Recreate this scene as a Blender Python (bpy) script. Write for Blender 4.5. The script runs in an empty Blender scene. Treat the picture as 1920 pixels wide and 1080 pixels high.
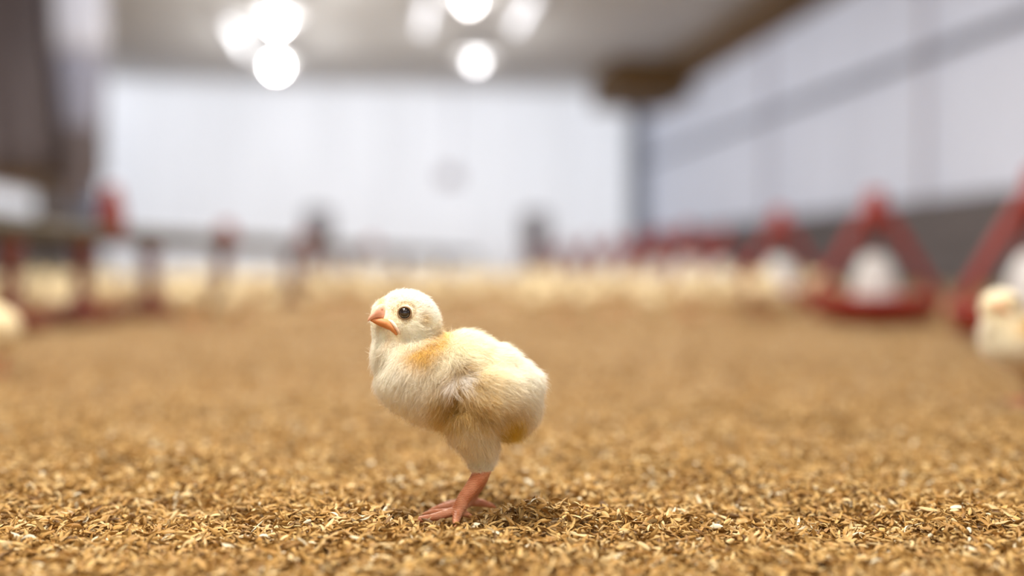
import bpy, bmesh, math, random
import numpy as np
from mathutils import Vector, Matrix, kdtree

random.seed(7)
rng = np.random.default_rng(7)
PI = math.pi
scene = bpy.context.scene
COL = scene.collection

# ------------------------------------------------------------------ camera
F = 35.0 / 36.0 * 1920          # focal length in pixels
YAW = math.radians(7.93)        # camera looks a little to the right of the barn's long axis
HORIZON = 500.0                 # pixel row of the horizon
CAM_H = 0.12
FWD = Vector((math.sin(YAW), math.cos(YAW), 0))
RGT = Vector((math.cos(YAW), -math.sin(YAW), 0))
cam_data = bpy.data.cameras.new('camera')
cam_data.lens = 35.0
cam_data.sensor_width = 36.0
cam_data.clip_start = 0.01
cam_data.clip_end = 200
cam_data.dof.use_dof = True
cam_data.dof.focus_distance = 0.458
cam_data.dof.aperture_fstop = 1.9
cam = bpy.data.objects.new('camera', cam_data)
cam.location = (0, 0, CAM_H)
cam.rotation_euler = (PI / 2 - math.atan((540 - HORIZON) / F), 0, -YAW)
COL.objects.link(cam)
scene.camera = cam

# ------------------------------------------------------------------ world, exposure
world = bpy.data.worlds.new('world')
scene.world = world
world.use_nodes = True
bg = world.node_tree.nodes['Background']
bg.inputs[0].default_value = (0.91, 0.94, 1.0, 1)
bg.inputs[1].default_value = 2.2
scene.view_settings.view_transform = 'Standard'
scene.view_settings.look = 'None'
scene.view_settings.gamma = 1
scene.view_settings.use_curve_mapping = False
scene.view_settings.exposure = 0.0

LAMP_W = 26.0            # watts of each ceiling lamp in the frame
def unseen_light(name, loc, power, size, color=(1.0, 0.95, 0.87)):
    l = bpy.data.lights.new(name, 'AREA')
    l.shape = 'DISK'; l.size = size; l.energy = power; l.color = color
    o = bpy.data.objects.new(name, l); o.location = loc
    COL.objects.link(o)
    return o
# lamp rows carry on overhead and behind; unseen key light added over the chick
for _x, _y, _w in ((-0.7, -1.1, 44), (0.95, -1.2, 14), (-0.25, 0.2, 26), (-0.9, 0.6, 14), (-0.6, 2.6, 42), (0.95, 2.6, 42), (-0.5, 5.2, 36), (0.95, 5.2, 36)):
    unseen_light('overhead_light', (_x, _y, 2.3), _w, 0.35)

unseen_light('added_pool_light', (-0.13, 0.34, 1.15), 16, 0.20)       # added unseen light for a falloff pool and shadow under the chick

# ------------------------------------------------------------------ helpers
def world_at(px, d, z=0.0):
    """floor point seen at pixel column px, d metres in front of the camera"""
    l = (px - 960.0) / F * d
    p = RGT * l + FWD * d
    return Vector((p.x, p.y, z))

def depth_of_row(py):
    return CAM_H * F / (py - HORIZON)

def mesh_obj(name, verts, faces, mats=(), parent=None, smooth=True):
    me = bpy.data.meshes.new(name)
    me.from_pydata([tuple(v) for v in verts], [], [tuple(f) for f in faces])
    me.update()
    if smooth:
        me.polygons.foreach_set('use_smooth', [True] * len(me.polygons))
    for m in (mats if isinstance(mats, (list, tuple)) else (mats,)):
        me.materials.append(m)
    o = bpy.data.objects.new(name, me)
    COL.objects.link(o)
    if parent: o.parent = parent
    return o

def np_mesh(name, V, Q, mats, parent=None, smooth=True):
    """big quad mesh from numpy arrays"""
    me = bpy.data.meshes.new(name)
    me.vertices.add(len(V)); me.vertices.foreach_set('co', V.astype(np.float32).ravel())
    me.loops.add(Q.size); me.loops.foreach_set('vertex_index', Q.astype(np.int32).ravel())
    me.polygons.add(len(Q))
    me.polygons.foreach_set('loop_start', np.arange(0, Q.size, Q.shape[1], dtype=np.int32))
    me.polygons.foreach_set('use_smooth', np.full(len(Q), smooth))
    me.update(calc_edges=True)
    for m in mats: me.materials.append(m)
    o = bpy.data.objects.new(name, me)
    COL.objects.link(o)
    if parent: o.parent = parent
    return o

def tag(o, label=None, cat=None, group=None, kind=None):
    if label: o['label'] = label
    if cat: o['category'] = cat
    if group: o['group'] = group
    if kind: o['kind'] = kind
    return o

def empty(name, loc, label, cat, group=None, rz=0.0, scale=1.0):
    o = bpy.data.objects.new(name, None)
    o.empty_display_size = 0.05
    o.location = loc; o.rotation_euler = (0, 0, rz); o.scale = (scale,) * 3
    COL.objects.link(o)
    return tag(o, label, cat, group)

def copy_tree(o, parent=None):
    c = o.copy(); COL.objects.link(c)
    if parent: c.parent = parent
    for ch in list(o.children): copy_tree(ch, c)
    return c

class MB:
    def __init__(self): self.v = []; self.f = []; self.m = []; self.mi = 0
    def add(self, vs, fs):
        b = len(self.v)
        self.v += [tuple(p) for p in vs]; self.f += [tuple(b + i for i in f) for f in fs]
        self.m += [self.mi] * len(fs)
    def box(self, x0, x1, y0, y1, z0, z1):
        vs = [(x, y, z) for x in (x0, x1) for y in (y0, y1) for z in (z0, z1)]
        self.add(vs, [(0, 1, 3, 2), (4, 6, 7, 5), (0, 4, 5, 1), (2, 3, 7, 6), (0, 2, 6, 4), (1, 5, 7, 3)])
    def lathe(self, prof, n=32, c=(0, 0, 0)):
        vs = []; fs = []
        for r, z in prof:
            for k in range(n):
                a = 2 * PI * k / n
                vs.append((c[0] + r * math.cos(a), c[1] + r * math.sin(a), c[2] + z))
        for i in range(len(prof) - 1):
            for k in range(n):
                a, b = i * n + k, i * n + (k + 1) % n
                fs.append((a, b, b + n, a + n))
        self.add(vs, fs)
    def tube(self, pts, rad, n=12, sx=1.0, cap=True):
        """round (or flattened by sx) tube along pts with radius per point"""
        pts = [Vector(p) for p in pts]
        if not isinstance(rad, (list, tuple)): rad = [rad] * len(pts)
        vs = []; fs = []
        ref = None
        for i, p in enumerate(pts):
            t = (pts[min(i + 1, len(pts) - 1)] - pts[max(i - 1, 0)]).normalized()
            if ref is None:
                ref = Vector((0, 0, 1)) if abs(t.z) < 0.9 else Vector((1, 0, 0))
            a = (ref - t * ref.dot(t)).normalized(); b = t.cross(a); ref = a
            for k in range(n):
                w = 2 * PI * k / n
                vs.append(p + (a * math.cos(w) + b * math.sin(w) * sx) * rad[i])
        for i in range(len(pts) - 1):
            for k in range(n):
                u, w = i * n + k, i * n + (k + 1) % n
                fs.append((u, w, w + n, u + n))
        if cap:
            fs.append(tuple(reversed(range(n)))); fs.append(tuple(range((len(pts) - 1) * n, len(pts) * n)))
        self.add(vs, fs)
    def ellipsoid(self, c, r, nu=24, nv=14):
        vs = []; fs = []
        for j in range(1, nv):
            th = PI * j / nv
            for i in range(nu):
                a = 2 * PI * i / nu
                vs.append((c[0] + r[0] * math.sin(th) * math.cos(a), c[1] + r[1] * math.sin(th) * math.sin(a), c[2] + r[2] * math.cos(th)))
        for j in range(nv - 2):
            for i in range(nu):
                a, b = j * nu + i, j * nu + (i + 1) % nu
                fs.append((a, a + nu, b + nu, b))
        t = len(vs); vs.append((c[0], c[1], c[2] + r[2])); vs.append((c[0], c[1], c[2] - r[2]))
        for i in range(nu):
            fs.append((t, i, (i + 1) % nu)); q = (nv - 2) * nu
            fs.append((t + 1, q + (i + 1) % nu, q + i))
        self.add(vs, fs)
    def build(self, name, mats, parent=None, smooth=True):
        o = mesh_obj(name, self.v, self.f, mats, parent, smooth)
        if any(self.m): o.data.polygons.foreach_set('material_index', self.m)
        return o

# ------------------------------------------------------------------ materials
def new_mat(name):
    m = bpy.data.materials.new(name); m.use_nodes = True
    nt = m.node_tree
    return m, nt, nt.nodes['Principled BSDF']

def N(nt, typ, **kw):
    n = nt.nodes.new(typ)
    for k, v in kw.items(): setattr(n, k, v)
    return n

def plain(name, c1, c2=None, rough=0.6, scale=8.0, bump=0.0, spec=0.5, stretch=(1, 1, 1), detail=4):
    """two-tone noise material"""
    m, nt, p = new_mat(name)
    c2 = c2 or tuple(x * 0.8 for x in c1)
    tc = N(nt, 'ShaderNodeTexCoord'); mp = N(nt, 'ShaderNodeMapping')
    mp.inputs['Scale'].default_value = stretch
    nz = N(nt, 'ShaderNodeTexNoise'); nz.inputs['Scale'].default_value = scale; nz.inputs['Detail'].default_value = detail
    rp = N(nt, 'ShaderNodeValToRGB')
    rp.color_ramp.elements[0].position = 0.35; rp.color_ramp.elements[1].position = 0.65
    rp.color_ramp.elements[0].color = (*c2, 1); rp.color_ramp.elements[1].color = (*c1, 1)
    L = nt.links.new
    L(tc.outputs['Object'], mp.inputs[0]); L(mp.outputs[0], nz.inputs['Vector']); L(nz.outputs[0], rp.inputs[0])
    L(rp.outputs[0], p.inputs['Base Color'])
    p.inputs['Roughness'].default_value = rough
    p.inputs['Specular IOR Level'].default_value = spec
    if bump:
        b = N(nt, 'ShaderNodeBump'); b.inputs['Strength'].default_value = bump; b.inputs['Distance'].default_value = 0.002
        L(nz.outputs[0], b.inputs['Height']); L(b.outputs[0], p.inputs['Normal'])
    return m

def sheet(name, col, trans):
    """thin plastic curtain that lets daylight through"""
    m, nt, p = new_mat(name)
    L = nt.links.new
    tc = N(nt, 'ShaderNodeTexCoord'); mp = N(nt, 'ShaderNodeMapping'); mp.inputs['Scale'].default_value = (3, 3, 0.25)
    nz = N(nt, 'ShaderNodeTexNoise'); nz.inputs['Scale'].default_value = 1.4; nz.inputs['Detail'].default_value = 3
    rp = N(nt, 'ShaderNodeValToRGB')
    rp.color_ramp.elements[0].position = 0.3; rp.color_ramp.elements[1].position = 0.7
    rp.color_ramp.elements[0].color = (*[c * 0.88 for c in col], 1); rp.color_ramp.elements[1].color = (*col, 1)
    L(tc.outputs['Object'], mp.inputs[0]); L(mp.outputs[0], nz.inputs['Vector']); L(nz.outputs[0], rp.inputs[0])
    d = N(nt, 'ShaderNodeBsdfDiffuse'); t = N(nt, 'ShaderNodeBsdfTranslucent'); mx = N(nt, 'ShaderNodeMixShader')
    mx.inputs[0].default_value = trans
    L(rp.outputs[0], d.inputs[0]); L(rp.outputs[0], t.inputs[0])
    L(d.outputs[0], mx.inputs[1]); L(t.outputs[0], mx.inputs[2])
    L(mx.outputs[0], nt.nodes['Material Output'].inputs[0])
    return m

def emitter(name, col, strength):
    m, nt, p = new_mat(name)
    p.inputs['Base Color'].default_value = (*col, 1)
    p.inputs['Emission Color'].default_value = (*col, 1)
    p.inputs['Emission Strength'].default_value = strength
    return m

M = {}
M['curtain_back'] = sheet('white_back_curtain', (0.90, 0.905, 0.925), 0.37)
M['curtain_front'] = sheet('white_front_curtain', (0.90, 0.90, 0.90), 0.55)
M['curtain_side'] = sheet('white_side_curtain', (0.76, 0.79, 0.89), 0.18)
M['curtain_blue'] = sheet('blue_grey_curtain', (0.22, 0.23, 0.29), 0.12)
M['ceiling'] = plain('ceiling_board', (0.74, 0.745, 0.75), (0.64, 0.645, 0.65), 0.8, 1.2)
M['wood'] = plain('brown_timber', (0.20, 0.11, 0.035), (0.13, 0.07, 0.02), 0.7, 6, 0.2, stretch=(1, 0.15, 1))
M['low_wall'] = plain('grey_low_wall', (0.20, 0.18, 0.19), (0.13, 0.12, 0.125), 0.8, 3, 0.3, stretch=(1, 0.4, 4))
M['tarp'] = plain('dark_tarpaulin', (0.235, 0.20, 0.21), (0.185, 0.155, 0.163), 0.7, 1.5)
M['rail'] = plain('grey_rail', (0.20, 0.20, 0.24), (0.15, 0.15, 0.18), 0.5, 5)
M['steel'] = plain('galvanised_steel', (0.33, 0.35, 0.40), (0.24, 0.26, 0.30), 0.45, 9)
M['post'] = plain('pale_post', (0.60, 0.57, 0.61), (0.56, 0.53, 0.57), 0.6, 5)
M['mauve'] = plain('mauve_grey_case', (0.42, 0.30, 0.33), (0.36, 0.26, 0.29), 0.5, 9)
M['wrap_lit'] = plain('lit_plastic_wrap', (0.84, 0.86, 0.95), (0.70, 0.73, 0.86), 0.35, 5, stretch=(1, 1, 0.2))
M['wrap_shaded'] = plain('shaded_plastic_wrap', (0.48, 0.50, 0.64), (0.38, 0.40, 0.52), 0.4, 5, stretch=(1, 1, 0.2))
M['pipe'] = plain('olive_brown_pipe', (0.085, 0.062, 0.03), (0.055, 0.04, 0.018), 0.5, 9)
M['red'] = plain('red_plastic', (0.30, 0.017, 0.007), (0.23, 0.012, 0.005), 0.45, 12)
M['rust'] = plain('weathered_red_plastic', (0.26, 0.028, 0.010), (0.19, 0.020, 0.008), 0.55, 14)
M['brown_red'] = plain('brown_red_backlit', (0.18, 0.022, 0.010), (0.12, 0.020, 0.007), 0.5, 12)  # saucers are brown-red; drop tubes take it as painted backlit shade
M['feed'] = plain('feed_crumble', (0.42, 0.25, 0.09), (0.22, 0.12, 0.04), 0.9, 220, 0.6)
M['white_plastic'] = plain('white_plastic', (0.80, 0.80, 0.80), (0.70, 0.70, 0.71), 0.4, 10)
M['shade'] = plain('white_lamp_shade', (0.85, 0.85, 0.86), (0.78, 0.78, 0.80), 0.5, 6)
M['fixture'] = plain('grey_lamp_holder', (0.12, 0.12, 0.14), None, 0.5, 6)
M['bulb'] = emitter('lit_bulb', (1.0, 0.98, 0.95), 90.0)
M['soft_bulb'] = emitter('softly_lit_bulb', (1.0, 0.98, 0.96), 14.0)
M['dim_bulb'] = emitter('dim_bulb', (0.97, 0.97, 1.0), 5.0)
M['tube'] = emitter('lit_tube', (0.94, 0.95, 1.0), 1.8)
M['bright_tube'] = emitter('bright_lit_tube', (0.96, 0.97, 1.0), 3.2)
M['concrete'] = plain('barn_skirt', (0.40, 0.38, 0.36), (0.33, 0.31, 0.30), 0.9, 3)

# litter colours
def litter_base():
    m, nt, p = new_mat('husk_litter_bed')
    L = nt.links.new
    tc = N(nt, 'ShaderNodeTexCoord')
    v = N(nt, 'ShaderNodeTexVoronoi'); v.inputs['Scale'].default_value = 210
    mp = N(nt, 'ShaderNodeMapping')
    nzw = N(nt, 'ShaderNodeTexNoise'); nzw.inputs['Scale'].default_value = 90
    rp = N(nt, 'ShaderNodeValToRGB')
    e = rp.color_ramp.elements
    e[0].position = 0.0; e[0].color = (0.22, 0.12, 0.036, 1)
    e[1].position = 1.0; e[1].color = (0.56, 0.41, 0.24, 1)
    k = e.new(0.45); k.color = (0.40, 0.265, 0.125, 1)
    sp = N(nt, 'ShaderNodeSeparateColor')
    L(tc.outputs['Object'], v.inputs['Vector'])
    L(v.outputs['Color'], sp.inputs[0]); L(sp.outputs[0], rp.inputs[0])
    nz = N(nt, 'ShaderNodeTexNoise'); nz.inputs['Scale'].default_value = 6.0; nz.inputs['Detail'].default_value = 5
    mx = N(nt, 'ShaderNodeMix', data_type='RGBA', blend_type='MULTIPLY'); mx.inputs['Factor'].default_value = 0.55
    r2 = N(nt, 'ShaderNodeValToRGB')
    r2.color_ramp.elements[0].position = 0.35; r2.color_ramp.elements[0].color = (0.62, 0.58, 0.52, 1)
    r2.color_ramp.elements[1].position = 0.62; r2.color_ramp.elements[1].color = (1, 1, 1, 1)
    L(tc.outputs['Object'], nz.inputs['Vector']); L(nz.outputs[0], r2.inputs[0])
    L(rp.outputs[0], mx.inputs['A']); L(r2.outputs[0], mx.inputs['B'])
    L(mx.outputs['Result'], p.inputs['Base Color'])
    b = N(nt, 'ShaderNodeBump'); b.inputs['Strength'].default_value = 0.7; b.inputs['Distance'].default_value = 0.004
    L(v.outputs['Distance'], b.inputs['Height']); L(b.outputs[0], p.inputs['Normal'])
    p.inputs['Roughness'].default_value = 0.85
    p.inputs['Specular IOR Level'].default_value = 0.2
    return m

def husk_mat():
    m, nt, p = new_mat('rice_husk')
    L = nt.links.new
    a = N(nt, 'ShaderNodeAttribute', attribute_name='tint')
    L(a.outputs['Color'], p.inputs['Base Color'])
    p.inputs['Roughness'].default_value = 0.5
    p.inputs['Specular IOR Level'].default_value = 0.25
    t = N(nt, 'ShaderNodeBsdfTranslucent'); mx = N(nt, 'ShaderNodeMixShader'); mx.inputs[0].default_value = 0.15
    L(a.outputs['Color'], t.inputs[0])
    L(p.outputs[0], mx.inputs[1]); L(t.outputs[0], mx.inputs[2]); L(mx.outputs[0], nt.nodes['Material Output'].inputs[0])
    return m
M['litter'] = litter_base()
M['husk'] = husk_mat()

# ------------------------------------------------------------------ floor
D0 = 0.47                                   # distance of the standing chick
CH = world_at(860, D0)                      # its foot
def ground(x, y):
    """height of the litter bed (numpy friendly)"""
    r = np.sqrt(x * x + y * y)
    h = 0.0035 * np.sin(x * 21 + 1.3) * np.sin(y * 17 + 0.5) + 0.0022 * np.sin(x * 47 + y * 31) + 0.0015 * np.sin(x * 83 - y * 67 + 2)
    near = np.clip((r - 0.15) / 0.6, 0.25, 1.0)
    h = h * near
    def g(px, d, s, a, sy=None):
        c = world_at(px, d)
        u = (x - c.x) * RGT.x + (y - c.y) * RGT.y; w = (x - c.x) * FWD.x + (y - c.y) * FWD.y
        return a * np.exp(-(u / s) ** 2 - (w / (sy or s)) ** 2)
    h = h + g(966, 0.497, 0.022, -0.030, 0.016)      # scratched hollow behind the foot
    h = h + g(790, 0.500, 0.034, -0.010, 0.017)
    h = h + g(1010, 0.464, 0.036, 0.0110, 0.011)      # small ridge in front of it
    h = h + g(680, 0.50, 0.040, 0.004, 0.025)
    flat = g(858, 0.470, 0.026, 1.0, 0.016)
    return h * (1 - 0.8 * flat)

def build_floor():
    xs = np.unique(np.concatenate([np.linspace(-4.2, -1.0, 40), np.linspace(-1.0, 1.4, 220), np.linspace(1.4, 4.2, 40)]))
    ys = np.unique(np.concatenate([np.linspace(-6, 0.1, 30), np.linspace(0.1, 1.4, 180), np.linspace(1.4, 14.0, 160)]))
    X, Y = np.meshgrid(xs, ys)
    Z = ground(X, Y) - 0.0075
    V = np.stack([X, Y, Z], -1).reshape(-1, 3)
    nx, ny = len(xs), len(ys)
    i = np.arange(nx - 1)[None, :] + nx * np.arange(ny - 1)[:, None]
    Q = np.stack([i, i + 1, i + nx + 1, i + nx], -1).reshape(-1, 4)
    o = np_mesh('floor', V, Q, [M['litter']])
    tag(o, 'floor of golden brown rice husk litter across the barn', None, None, 'structure')
build_floor()

def husk_templates(nu, nv, n=6):
    out = []
    for k in range(n):
        closed = k % 3 == 2
        u = np.linspace(-1, 1, nu); a = np.radians(np.linspace(-80, 80, nv))
        w = np.power(np.clip(1 - np.abs(u) ** 1.9, 0.0, 1), 0.85) + 0.015
        w *= 1 + 0.25 * u * (1 if k % 2 else -1) * 0.6
        U, A = np.meshgrid(u, a, indexing='ij'); W = np.repeat(w[:, None], nv, 1)
        wid = (0.29, 0.24, 0.20, 0.31, 0.26, 0.22)[k]
        dep = (0.16, 0.24, 0.19, 0.10, 0.20, 0.15)[k]
        bend = (0.16, 0.30, 0.10, 0.24, -0.12, 0.38)[k]
        tw = (0.2, -0.3, 0.1, 0.5, -0.2, 0.35)[k] * U
        y = W * wid * np.sin(A); z = W * dep * np.cos(A) - bend * U * U
        y, z = y * np.cos(tw) - z * np.sin(tw), y * np.sin(tw) + z * np.cos(tw)
        out.append(np.stack([U, y, z], -1).reshape(-1, 3))
    i = np.arange(nu - 1)[:, None] * nv + np.arange(nv - 1)[None, :]
    Q = np.stack([i, i + nv, i + nv + 1, i + 1], -1).reshape(-1, 4)
    return np.array(out), Q

PAL = np.array([(0.44, 0.258, 0.080), (0.38, 0.206, 0.055), (0.55, 0.355, 0.130), (0.67, 0.495, 0.245), (0.27, 0.135, 0.032), (0.14, 0.067, 0.017), (0.78, 0.69, 0.49)])
PALW = np.array([0.30, 0.24, 0.20, 0.10, 0.10, 0.035, 0.025])

def scatter_husks(n, d0, d1, nu, nv, size, lift):
    # uniform over the floor area between d0 and d1 in a widening wedge
    d = np.sqrt(rng.uniform(d0 * d0, d1 * d1, n))
    l = rng.uniform(-0.62, 0.62, n)
    wide = rng.random(n) < 0.16
    l = np.where(wide, np.sign(l) * (0.55 + 0.75 * rng.random(n) ** 1.8), l) * (d + 0.06)
    x = RGT.x * l + FWD.x * d; y = RGT.y * l + FWD.y * d
    # footprint of the standing chick's toes stays clear of tall husks
    z = ground(x, y) - (0.0047 if d0 < 0.5 else 0.0068) + rng.uniform(0, lift, n)
    # nothing lies inside the feeder pans, and the chick's toes press the husks down
    keep = np.ones(n, bool)
    for q, r_ in PANS: keep &= np.hypot(x - q.x, y - q.y) > r_
    x, y, z = x[keep], y[keep], z[keep]; n = len(x)
    if d0 < 0.5:
        for a_, b_ in TOES:
            ab = b_ - a_; tt = np.clip(((x - a_.x) * ab.x + (y - a_.y) * ab.y) / (ab.x ** 2 + ab.y ** 2), 0, 1)
            dd = np.hypot(x - a_.x - ab.x * tt, y - a_.y - ab.y * tt)
            z = np.where(dd < 0.0042, np.minimum(z, ground(x, y) - 0.0034), z)
    T, Q = husk_templates(nu, nv)
    k = rng.integers(0, len(T), n)
    L = size * rng.normal(1.0, 0.16, n).clip(0.55, 1.5)
    V = T[k] * L[:, None, None]
    roll = np.where(rng.random(n) < 0.35, PI, 0) + rng.normal(0, 0.7, n)
    pit = rng.normal(0, 0.42, n); yaw = rng.uniform(0, 2 * PI, n)
    def rot(V, i, j, a):
        c, s = np.cos(a)[:, None], np.sin(a)[:, None]
        p, q = V[:, :, i].copy(), V[:, :, j].copy()
        V[:, :, i] = c * p - s * q; V[:, :, j] = s * p + c * q
    rot(V, 1, 2, roll); rot(V, 2, 0, pit); rot(V, 0, 1, yaw)
    V += np.stack([x, y, z], -1)[:, None, :]
    col = PAL[rng.choice(len(PAL), n, p=PALW / PALW.sum())] * rng.normal(0.94, 0.11, (n, 1)).clip(0.6, 1.25)
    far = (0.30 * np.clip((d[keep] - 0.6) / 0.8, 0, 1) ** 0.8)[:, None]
    col = col * (1 - far) + far * np.array([(0.60, 0.45, 0.29)])      # husks paler further out, distance glare mixed into their tint
    return V, Q, col

PANS = [(world_at(1640, 2.15), 0.15), (world_at(1945, 1.62), 0.15)] + [(world_at(px_, d_), 0.088) for px_, d_ in ((20, 1.87),)]
_A, _B = world_at(20, 1.87), world_at(395, 2.73); _u = (_B - _A).normalized()
PANS += [(_A + _u * s_, 0.088) for s_ in (0.24, 0.53)] + [(world_at(1932, 0.85), 0.04), (world_at(-22, 1.12), 0.02)]
def _gp(px, dep): return world_at(px, D0 + dep * D0 / F)
TOES = [(_gp(860, -24), _gp(800, -39)), (_gp(800, -39), _gp(766, -44)), (_gp(860, -24), _gp(852, -80)), (_gp(858, -22), _gp(788, 8)), (_gp(864, -23), _gp(899, -19)),
        (_gp(880, 48), _gp(800, 36)), (_gp(880, 48), _gp(820, 80)), (_gp(880, 48), _gp(920, 56)), (_gp(880, 46), _gp(838, 8))]
def build_husks():
    Vs, Qs, Cs = [], [], []; base = 0
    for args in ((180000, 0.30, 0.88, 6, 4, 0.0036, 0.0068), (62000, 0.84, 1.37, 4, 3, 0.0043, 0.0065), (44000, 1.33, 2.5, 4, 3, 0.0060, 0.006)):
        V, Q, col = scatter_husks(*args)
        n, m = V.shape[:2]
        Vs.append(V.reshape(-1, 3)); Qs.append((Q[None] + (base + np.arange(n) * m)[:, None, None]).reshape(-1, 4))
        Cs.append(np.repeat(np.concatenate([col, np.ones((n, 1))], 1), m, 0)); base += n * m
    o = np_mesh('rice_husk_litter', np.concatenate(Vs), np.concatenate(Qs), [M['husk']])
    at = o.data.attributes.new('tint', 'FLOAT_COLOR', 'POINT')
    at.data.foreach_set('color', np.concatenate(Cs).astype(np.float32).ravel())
    tag(o, 'loose golden rice husks strewn over the barn floor', 'litter', None, 'stuff')
build_husks()

# ------------------------------------------------------------------ barn shell
YB, YF, XR, XL, HC = 13.5, -6.0, 3.74, -3.50, 2.52
def wavy_sheet(name, p0, p1, z0, z1, mat, amp=0.02, n=80, waves=23.0, label=None):
    p0, p1 = Vector(p0), Vector(p1); t = (p1 - p0); nrm = Vector((-t.y, t.x)).normalized()
    vs = []; fs = []; nz = 5
    for j in range(nz):
        z = z0 + (z1 - z0) * j / (nz - 1)
        for i in range(n + 1):
            s = i / n; q = p0 + t * s
            off = amp * math.sin(waves * s * t.length) * (0.4 + 0.6 * math.sin(PI * j / (nz - 1))) + amp * 0.6 * math.sin(3.1 * s * t.length + j)
            vs.append((q.x + nrm.x * off, q.y + nrm.y * off, z))
    for j in range(nz - 1):
        for i in range(n):
            a = j * (n + 1) + i; fs.append((a, a + 1, a + n + 2, a + n + 1))
    o = mesh_obj(name, vs, fs, mat)
    return tag(o, label, None, None, 'structure')

wavy_sheet('wall_back', (XL, YB), (XR, YB), 0.0, HC, M['curtain_back'], 0.02, 140, 9, 'white daylit plastic curtain closing the far end of the barn')
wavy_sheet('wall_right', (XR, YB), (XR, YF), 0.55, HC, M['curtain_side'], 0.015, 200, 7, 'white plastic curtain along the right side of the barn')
wavy_sheet('wall_front', (XR, YF), (XL, YF), 0.0, HC, M['curtain_front'], 0.02, 100, 9, 'white plastic curtain behind the camera')
wavy_sheet('wall_left', (XL, YF), (XL, 12.15), 0.95, HC, M['tarp'], 0.015, 160, 5, 'dark brown grey tarpaulin along the left side of the barn')

def struct_box(name, b, mat, label):
    mb = MB(); mb.box(*b)
    o = mb.build(name, [mat], None, False)
    bv = o.modifiers.new('bevel', 'BEVEL'); bv.width = 0.012; bv.segments = 2
    return tag(o, label, None, None, 'structure')
# ceiling with shallow corrugation, rafters
def build_ceiling():
    n = 160; vs = []; fs = []
    for i in range(n + 1):
        x = XL - 0.1 + (XR - XL + 0.2) * i / n
        z = HC + 0.02 * (0.5 + 0.5 * math.sin(i * 1.9))
        vs += [(x, YF, z), (x, YB + 0.1, z)]
    for i in range(n): fs.append((2 * i, 2 * i + 1, 2 * i + 3, 2 * i + 2))
    tag(mesh_obj('ceiling', vs, fs, M['ceiling']), 'beige grey ceiling sheets of the barn', None, None, 'structure')
build_ceiling()
struct_box('trim_1', (XR - 0.30, XR - 0.02, YF, YB - 0.02, HC - 0.24, HC - 0.01), M['wood'], 'brown timber eave beam above the right curtain')
struct_box('trim_2', (XL + 0.02, XL + 0.26, YF, 11.6, HC - 0.24, HC - 0.01), M['wood'], 'brown timber eave beam above the dark tarpaulin')
struct_box('trim_3', (XR - 0.10, XR - 0.03, YF, YB - 0.02, 1.52, 1.57), M['rail'], 'grey curtain rail along the right wall')
struct_box('baseboard_right', (XR - 0.05, XR + 0.08, YF, YB, 0.0, 0.57), M['low_wall'], 'low grey wall under the right curtain')
struct_box('baseboard_left', (XL - 0.08, XL + 0.05, YF, YB, 0.0, 0.66), M['low_wall'], 'low grey wall under the dark tarpaulin')
struct_box('trim_9', (XR - 0.07, XR - 0.03, 8.98, 9.02, 0.57, HC - 0.02), M['post'], 'pale post on the right curtain nearer the far corner')
struct_box('trim_10', (XR - 0.07, XR - 0.03, 6.285, 6.315, 0.57, HC - 0.02), M['post'], 'pale post on the right curtain nearer the camera')
struct_box('trim_4', (XL - 0.02, XL + 0.06, YF, 12.2, 0.88, 0.98), M['wood'], 'brown rail along the foot of the dark tarpaulin')
struct_box('trim_5', (XR - 0.26, XR - 0.04, YB - 0.26, YB - 0.04, 0.0, HC - 0.2), M['steel'], 'grey steel corner post at the right end of the back curtain')
struct_box('trim_7', (XL - 0.02, XL + 0.05, 11.1, 12.3, 0.55, 0.95), M['tarp'], 'dark closed board at the end of the daylight slot')
struct_box('trim_8', (XR - 1.0, XR - 0.06, 11.2, 12.4, 2.10, HC - 0.005), M['wood'], 'dark brown timber block under the ceiling at the far right corner')
struct_box('trim_6', (XL + 0.02, XL + 0.14, 12.1, 12.22, 0.0, HC - 0.02), M['steel'], 'grey steel post at the end of the dark tarpaulin')
wavy_sheet('window_1', (XL, YF), (XL, 11.1), 0.60, 0.95, M['curtain_back'], 0.0, 8, 1, 'bright daylight slot under the dark tarpaulin')
wavy_sheet('wall_corner', (XL, 12.15), (XL, YB), 0.60, 2.15, M['curtain_blue'], 0.02, 30, 12, 'blue grey plastic strip between tarpaulin and back curtain')
wavy_sheet('window_2', (XL, 12.15), (XL, YB), 2.15, HC, M['curtain_back'], 0.0, 8, 1, 'bright daylight panel above the blue grey strip')

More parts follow.
